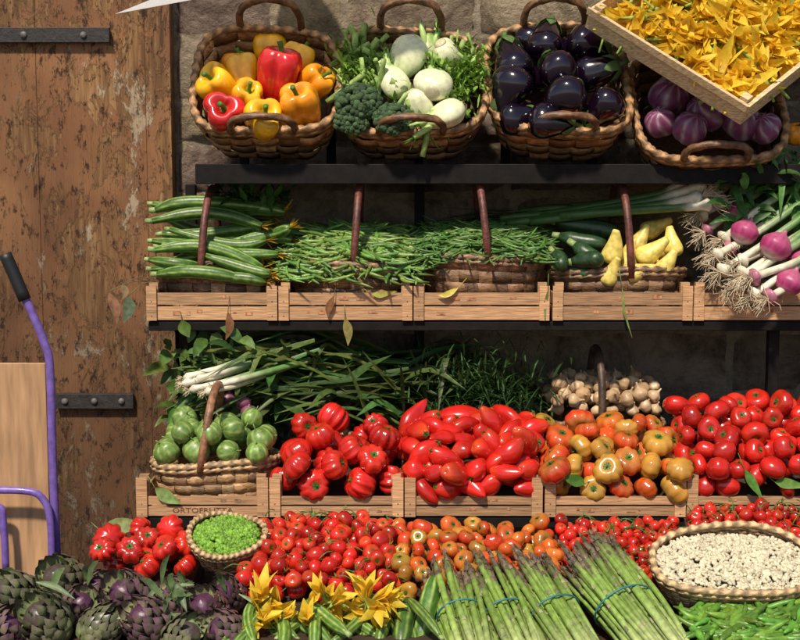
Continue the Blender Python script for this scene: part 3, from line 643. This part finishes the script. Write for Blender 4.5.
pile("garlic_pile",rect(552,664,420,.02,395,.28),.024,150,garlic,[M_white],.025,cap=3.3)
b2(290,410,436,.02,.32,.18,368,hu=345,lean=.02,hc=(.08,.04,.025))
b2(415,540,436,.02,.32,.18,390,hu=470,lean=0,hc=(.05,.03,.02))
m=MB()
def blades(n,ub,vb,ut,vt,y,w,c,sag=20,j=.55):
    for i in range(n):
        a=(rnd.uniform(*ub),rnd.uniform(*vb)); b=(rnd.uniform(*ut),rnd.uniform(*vt)); ya=rnd.uniform(*y); yb=ya-rnd.uniform(-.05,.15)
        mid=W((a[0]+b[0])/2,(a[1]+b[1])/2-rnd.uniform(-.3,1)*sag,(ya+yb)/2)
        P=cat([W(*a,ya),mid,W(*b,yb)],9); ww=w*rnd.uniform(.5,1.4); v,f=strip(P,ww*np.array([.6,.9,1,1,1,.9,.7,.4,.05]),up=(rnd.gauss(0,.3),-.6,.8)); m.add(v,f,A(*c)*A(rnd.uniform(.8,2.0),1,1),0,j=j)
blades(190,(330,410),(350,430),(190,330),(335,430),(.0,.3),.009,(.05,.115,.025),25)
blades(80,(240,330),(340,400),(160,260),(345,420),(-.05,.2),.011,(.055,.125,.03),20)
blades(80,(300,420),(380,435),(270,400),(345,420),(.0,.25),.013,(.06,.135,.03),20)
blades(70,(380,480),(345,420),(330,520),(335,410),(.05,.3),.009,(.035,.08,.02),20)
m.obj("leek_leaves",[M_green])
m=MB()
for i,(a,b,c_,y) in enumerate((((182,384),(225,374),(290,352),-.12),((190,390),(232,380),(300,358),-.14),((184,378),(226,366),(280,345),-.10),((205,392),(240,384),(300,362),-.16),((196,380),(235,368),(285,350),-.12),((215,386),(245,378),(310,360),-.16))):
    m.put(springonion([W(*a,y),W((a[0]+b[0])/2,(a[1]+b[1])/2,y),W(*b,y+.02),W(*c_,y+.16)],.014,.010,.03,green_from=.5))
m.obj("spring_onion_bunch",[M_white])
m=MB()
for i in range(1500):
    a=W(rnd.gauss(478,34),rnd.gauss(390,20),rnd.uniform(-.05,.22)); d=nrm(A(rnd.gauss(0,.8),rnd.gauss(-.4,.5),rnd.gauss(.3,.7))); L=rnd.uniform(.03,.09)
    v,f=strip([a,a+d*L*.5,a+d*L+A(0,0,-.01)],[.001,.0035,.0007]); m.add(v,f,A(.04,.09,.022),0,j=.6)
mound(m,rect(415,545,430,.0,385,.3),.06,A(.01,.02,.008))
m.obj("dill_bunch",[M_green])
m=MB()
for i in range(230):
    a=W(rnd.uniform(170,290),rnd.uniform(335,440),rnd.uniform(-.06,.3)); d=nrm(A(rnd.gauss(0,.8),rnd.gauss(-.4,.5),rnd.gauss(.2,.7))); L=rnd.uniform(.04,.12)
    v,f=strip(cat([a,a+d*L*.5,a+d*L+A(0,0,-.03)],6),np.array([.1,.7,1,.9,.6,.05])*rnd.uniform(.010,.024),up=(rnd.gauss(0,.4),-1,.6)); m.add(v,f,A(.065,.15,.03)*A(rnd.uniform(.8,1.8),1,1),0,j=.55)
m.obj("chard_leaves",[M_green])
for (u,v,y,r) in ((243,402,-.1,.026),(248,412,-.12,.024),(228,398,-.06,.025)):
    m=MB(); m.put(onion((.13,.02,.06)),Rz((.2,-.2,1)),W(u,v,y),r); m.obj("red_onion",[M_white])
def leaf(name,u,v,y,d,L,w,c):
    m=MB(); a=W(u,v,y); d=nrm(A(*d)); s=nr.normal(0,.2,3)
    P=cat([a,a+d*L*.5+s*L*.3,a+d*L],9); v_,f_=strip(P,w*np.array([.08,.5,.85,1,.95,.8,.55,.3,.03]),up=(rnd.gauss(0,.4),-1,.2),fold=.25); m.add(v_,f_,A(*c)); v_,f_=tube([a-d*.03+A(0,.02,.02),a],.0012,5); m.add(v_,f_,A(*c)); m.obj(name,[M_green])
m=MB(); q0=W(160,283,-.02)
for (u,v,L,w,c) in ((108,292,.10,.017,(.30,.15,.08)),(128,296,.085,.020,(.14,.19,.11)),(122,284,.05,.012,(.32,.22,.11))):
    a=W(u,v,-.08); t_,f_=tube(cat([q0,(q0+a)/2+A(0,0,.02),a],8),.0016,5); m.add(t_,f_,A(.2,.16,.07))
    d=A(rnd.uniform(-.3,.3),-.1,-1); v_,f_=strip(cat([a,a+d*L*.5+A(.01,0,0),a+d*L],9),w*np.array([.08,.5,.85,1,.95,.8,.55,.3,.03]),up=(.4,-1,.2)); m.add(v_,f_,A(*c))
m.obj("withered_leaves",[M_green])
for q in ((228,312,-.07,(-.1,0,-1),.09,.014,(.28,.13,.06)),(345,318,-.065,(.1,0,-1),.09,.015,(.3,.26,.08)),(334,296,-.065,(-.3,0,-1),.07,.012,(.25,.12,.05)),
    (182,320,-.06,(.4,0,-1),.06,.022,(.12,.2,.04)),(622,286,-.07,(.2,-.1,-1),.17,.004,(.2,.28,.06)),(548,290,-.07,(-.1,0,-1),.10,.005,(.15,.25,.05)),(458,288,-.06,(-.6,0,-.2),.07,.010,(.6,.5,.08)),(372,294,-.06,(.9,0,.1),.08,.011,(.4,.38,.08)),
    (100,530,-.47,(1,0,.1),.14,.024,(.26,.32,.12)),(585,484,-.41,(-.9,-.1,.3),.08,.018,(.08,.2,.03)),(745,470,-.42,(.6,-.2,-1),.10,.018,(.10,.25,.04)),(155,488,-.41,(.8,0,-.5),.09,.020,(.25,.38,.12)),(775,482,-.41,(.9,-.2,-.1),.1,.016,(.14,.28,.05))):
    leaf("fallen_leaf",*q)
# ================================================================ ROW 4
pile("beefsteak_tomato_pile",rect(93,192,582,-.69,556,-.46),.038,60,rt(TR,.1,8,.24,.8),[M_gloss,M_green],.0,zb=zt+.001,cap=2.5)
def vines(m,O,ex,ey,nn,w,d,P):
    for i in range(int(len(P)*.5)):
        p=P[rnd.randrange(len(P))]; a=O+ex*p[0]+ey*p[1]+nn*(p[2]+.020)+nr.normal(0,.006,3); dd=ex*rnd.gauss(0,1)+ey*rnd.gauss(0,1); dd=nrm(dd)*.05
        v,f=tube(cat([a,a+dd*.5+nn*.006,a+dd-nn*.008],5),.0016,5); m.add(v,f,A(.10,.18,.04),1,j=.3)
        for q in range(3):
            e=nrm(nr.normal(0,1,3)); v,f=strip([a,a+e*.008,a+e*.016],[.001,.0025,.0004]); m.add(v,f,A(.1,.22,.04),1)
def ch(c=TR): return lambda: tomato(A(*c)*rnd.uniform(.6,1.15),rnd.uniform(.9,1.05),n=12,k=9,cal=rnd.random()<.5)
pile("cherry_tomato_pile",rect(238,394,605,-.83,538,-.44),.0225,460,ch(),[M_gloss,M_green],.03,extra=vines,zb=zt+.001,cap=3.4)
def orangef():
    c=rnd.choice([A(.60,.11,.015),A(.64,.16,.02),A(.56,.05,.012),A(.42,.18,.025)]); return tomato(c,.8,lob=8,rib=.14,gs=rnd.uniform(0,.5),n=24,k=12,green=(.2,.2,.03))
pile("heirloom_tomato_pile",rect(392,568,605,-.81,545,-.44),.027,240,orangef,[M_gloss,M_green],.02,zb=zt+.001,cap=3.1)
pile("cherry_tomato_pile",rect(567,697,594,-.74,535,-.44),.0175,480,ch(),[M_gloss,M_green],.02,extra=vines,zb=zt+.001,cap=3.4)
pile("cherry_tomato_pile",rect(697,850,564,-.62,518,-.44),.0175,480,ch(),[M_gloss,M_green],.02,extra=vines,zb=zt+.001,cap=3.4)
def tilted(u,v,y,w,d,h,tilt,ne,cols,nb,nst,rim=.008,amp=.003):
    P=W(u,v,y); t=math.radians(tilt); R=np.stack([A(1,0,0),A(0,math.cos(t),math.sin(t)),A(0,-math.sin(t),math.cos(t))],1); m=MB()
    m.put(basket(w,d,h,.85,ne,nst,nb,cols=cols,rim=rim,amp=amp),R,P); return m,P,R
m,P,R=tilted(226,534,-.66,.20,.165,.08,34,2,((.34,.20,.09),(.44,.28,.14),(.22,.12,.06)),5,26)
m.obj("wicker_basket",[M_wick,M_rope])
m=MB()
for i in range(1000):
    a=rnd.random()*2*PI; q=math.sqrt(rnd.random()); p=A(math.cos(a)*q*.090,math.sin(a)*q*.070,.018*(1-q*q)-.006+rnd.uniform(-.004,.004)); m.add(BV*.0060,BF,A(.16,.32,.03),0,R=R,t=P+R@p,j=.35)
V=[R@A(math.cos(a)*.094*q,math.sin(a)*.074*q,-.012)+P for q in (1,.5,.01) for a in np.linspace(0,2*PI,24,endpoint=False)]; m.add(V,gridf(3,24),A(.05,.12,.02))
m.obj("pea_pile",[M_skin])
m,P,R=tilted(735,560,-.86,.43,.25,.095,26,2.6,((.40,.25,.12),(.52,.35,.18),(.32,.18,.08)),10,44,rim=.009,amp=.0028)
m.obj("wicker_basket",[M_wick,M_rope])
m=MB()
for i in range(1900):
    a=rnd.random()*2*PI; q=math.sqrt(rnd.random()); k=1/ (abs(math.cos(a))**2.6+abs(math.sin(a))**2.6)**(1/2.6)
    p=A(math.cos(a)*q*k*.199,math.sin(a)*q*k*.109,.016*(1-q**3)-.014+rnd.uniform(-.004,.005)); m.add(BV*A(.0050,.0050,.0088),BF,A(.60,.53,.37),0,R=R@Rz(nr.normal(0,1,3)*A(1,1,.4)),t=P+R@p,j=.2)
V=[R@A(math.cos(a)*.2*q,math.sin(a)*.11*q,-.018)+P for q in (1,.5,.01) for a in np.linspace(0,2*PI,24,endpoint=False)]; m.add(V,gridf(3,24),A(.3,.26,.2))
m.obj("white_bean_pile",[M_white])
beanpile("broad_bean_pile",rect(700,860,655,-1.12,612,-.95),200,.03,.14,.0095,(.10,.235,.028),25,40)
def bundle(tip,ba,yt,yb,n,rad):
    m=MB(); T0=W(*tip,yt); B0=W(*ba,yb); ax=nrm(T0-B0); R=Rz(ax)
    for i in range(n):
        q=math.sqrt(rnd.random()); a=rnd.random()*2*PI; o=R@A(math.cos(a)*q*rad,math.sin(a)*q*rad*.8,0)
        m.put(spear(B0+o*1.1+nr.normal(0,.003,3),T0+o*1.5+ax*rnd.uniform(-.06,.02)+nr.normal(0,.008,3),.0082*rnd.uniform(.7,1.25),None))
    for s in (.50,):
        c=B0+(T0-B0)*s; th=np.linspace(0,2*PI,33); P=[c+R@A(math.cos(t)*rad*1.38,math.sin(t)*rad*1.16,0) for t in th]
        v,f=tube(P,.0026,6,False); m.add(v,f,A(.03,.17,.20),1)
    m.obj("asparagus_bundle",[M_skin,M_rub])
bundle((446,566),(478,668),-.84,-1.16,46,.045)
bundle((482,566),(532,668),-.83,-1.16,44,.045)
bundle((522,560),(592,668),-.83,-1.16,50,.048)
bundle((580,551),(672,668),-.82,-1.16,78,.062)
m=MB(); m.put(courgette(W(418,645,-1.05),W(434,578,-.92),.022,.004,False)); m.put(courgette(W(400,650,-1.1),W(408,600,-.97),.022,.004,False)); m.obj("courgette",[M_skin,M_green])
m=MB()
for i in range(38):
    u=240+i*4.5+rnd.uniform(-5,5); v=rnd.uniform(596,626); y=-.96+rnd.uniform(-.05,.04); p1=W(u,v,y); d=nrm(A(rnd.uniform(-.7,.5),.7,.25)); 
    m.put(courgette(p1-d*.16,p1,.0155,.008,False,1,(.075,.165,.022),(.26,.35,.09),3)); 
m.obj("courgette_pile",[M_skin,M_green])
wedge(rect(240,440,640,-1.10,618,-.85),zt+.001)
m=MB()
for i in range(34):
    u=rnd.choice([rnd.gauss(322,18),rnd.gauss(266,14),rnd.gauss(372,14)]); v=rnd.uniform(592,626); y=-1.0+rnd.uniform(-.05,.03); d=nrm(A(rnd.gauss(0,.8),rnd.gauss(-.3,.4),rnd.gauss(.3,.5))); m.put(blossom(rnd.uniform(.2,.7),1.3),Rz(d,rnd.random()*6),W(u,v+4,y),rnd.uniform(.035,.055))
m.obj("courgette_flower_pile",[M_petal,M_green])
for (u,v,y,r) in ((62,582,-.86,.062),(15,596,-.88,.058),(128,598,-.9,.062),(45,622,-1.0,.064),(100,628,-1.02,.05),(5,632,-1.02,.055),(148,622,-1.0,.058),(205,612,-.94,.058),(178,600,-.88,.05),(228,594,-.85,.045),(185,640,-1.05,.055),(80,608,-.92,.05),(225,632,-1.03,.05),(30,600,-.84,.05),(95,590,-.85,.045)):
    m=MB(); m.put(artichoke(*( ((.12,.04,.09),(.19,.20,.08)) if rnd.random()<.6 else ((.11,.08,.07),(.17,.22,.07))),64,.5),Rz(nrm(A(rnd.uniform(-.8,.8),rnd.uniform(-.8,0),.7)),rnd.random()*6),W(u,v,y),r); m.obj("artichoke",[M_skin,M_green])
m=MB()
for i in range(70):
    u=rnd.choice([rnd.uniform(160,195),rnd.uniform(0,240)]); a=W(u,rnd.uniform(580,640),rnd.uniform(-1.05,-.86)); d=nrm(A(rnd.gauss(0,.4),-.1,rnd.uniform(-.6,1))); L=rnd.uniform(.05,.11)
    v,f=strip(cat([a,a+d*L*.5,a+d*L+A(.01,-.01,-.02)],6),np.array([.2,.7,1,.9,.6,.05])*rnd.uniform(.005,.012),up=(rnd.gauss(0,.4),-1,.6)); m.add(v,f,A(.12,.18,.07),0,j=.4)
m.obj("artichoke_leaves",[M_green])
# ================================================================ HAND TRUCK
m=MB(); PU=A(.17,.10,.36); yb=-.42
def TW(pts,r,c=PU,mi=0,n=12,k=30,y=yb,dx=0): 
    v,f=tube(cat([W(p[0],p[1],y)+A(dx,0,0) for p in pts],k),r,n); m.add(v,f,c,mi)
for dx in (0,-.42):
    TW([(22,292),(33,315),(45,345),(50,370),(53,470),(57,560)],.0125,dx=dx)
    TW([(5,254),(13,272),(25,300)],.019,A(.012,.012,.013),1,dx=dx,k=8)
    a=W(57,555,yb)+A(dx,0,0); v,f=tube([a,A(a[0],yb,.12)],.0125,12); m.add(v,f,PU)
    th=np.linspace(0,2*PI,33); P=[A(a[0]+(.06 if dx==0 else -.06),yb+.08+.1*math.cos(t),.125+.1*math.sin(t)) for t in th]; v,f=tube(P,.025,10,False); m.add(v,f,A(.015,.015,.015),1)
    v,f=tube([A(P[0][0]-.02,yb+.08,.125),A(P[0][0]+.02,yb+.08,.125)],.06,14); m.add(v,f,A(.2,.2,.22))
a=W(57,560,yb); v,f=tube([A(a[0]+.06,yb+.08,.125),A(a[0]-.48,yb+.08,.125)],.009,8); m.add(v,f,A(.2,.2,.2))
TW([(-75,490),(-20,490),(26,491),(42,498),(50,518),(52,562)],.011,y=yb-.03)
TW([(-60,505),(-5,506),(3,520),(6,570)],.011,y=yb-.03,k=20)
v,f=box(a[0]-.46,a[0]+.02,yb-.26,yb,.018,.024); m.add(v,f,PU,0,False)
m.obj("hand_truck",[M_paint,M_rub])
m=MB(); a=W(-60,562,-.38); b=W(46,363,-.38); v,f=box(a[0],b[0],-.39,-.37,.03,b[2]); m.add(v,f,A(.44,.25,.125),0,False); m.obj("plywood_board",[M_ply],bevel=.002)
# ================================================================ LIGHT / CAMERA
el=math.radians(53); az=math.radians(180+18)
sd=A(math.sin(az)*math.cos(el),math.cos(az)*math.cos(el),math.sin(el))
s=bpy.data.lights.new("sun",'SUN'); s.energy=4.8; s.angle=math.radians(4); s.color=(1,.90,.75)
so=bpy.data.objects.new("sun",s); so.rotation_euler=Vector(sd).to_track_quat('Z','Y').to_euler(); so.location=(0,-3,5); bpy.context.scene.collection.objects.link(so)
w=bpy.data.worlds.new("World"); bpy.context.scene.world=w; w.use_nodes=True; nt=w.node_tree
sk=nt.nodes.new("ShaderNodeTexSky"); sk.sky_type='NISHITA'; sk.sun_disc=False; sk.sun_elevation=el; sk.sun_rotation=az
bg=nt.nodes["Background"]; bg.inputs[1].default_value=.10; nt.links.new(sk.outputs[0],bg.inputs[0])
c=bpy.data.cameras.new("camera"); c.sensor_width=36; c.lens=36*F/800; c.clip_end=200; c.clip_start=.05
co=bpy.data.objects.new("camera",c); co.location=CAM; co.rotation_euler=(PI/2-PIT,0,0); bpy.context.scene.collection.objects.link(co); bpy.context.scene.camera=co
sc=bpy.context.scene; sc.view_settings.view_transform='Standard'; sc.view_settings.look='None'; sc.view_settings.exposure=0
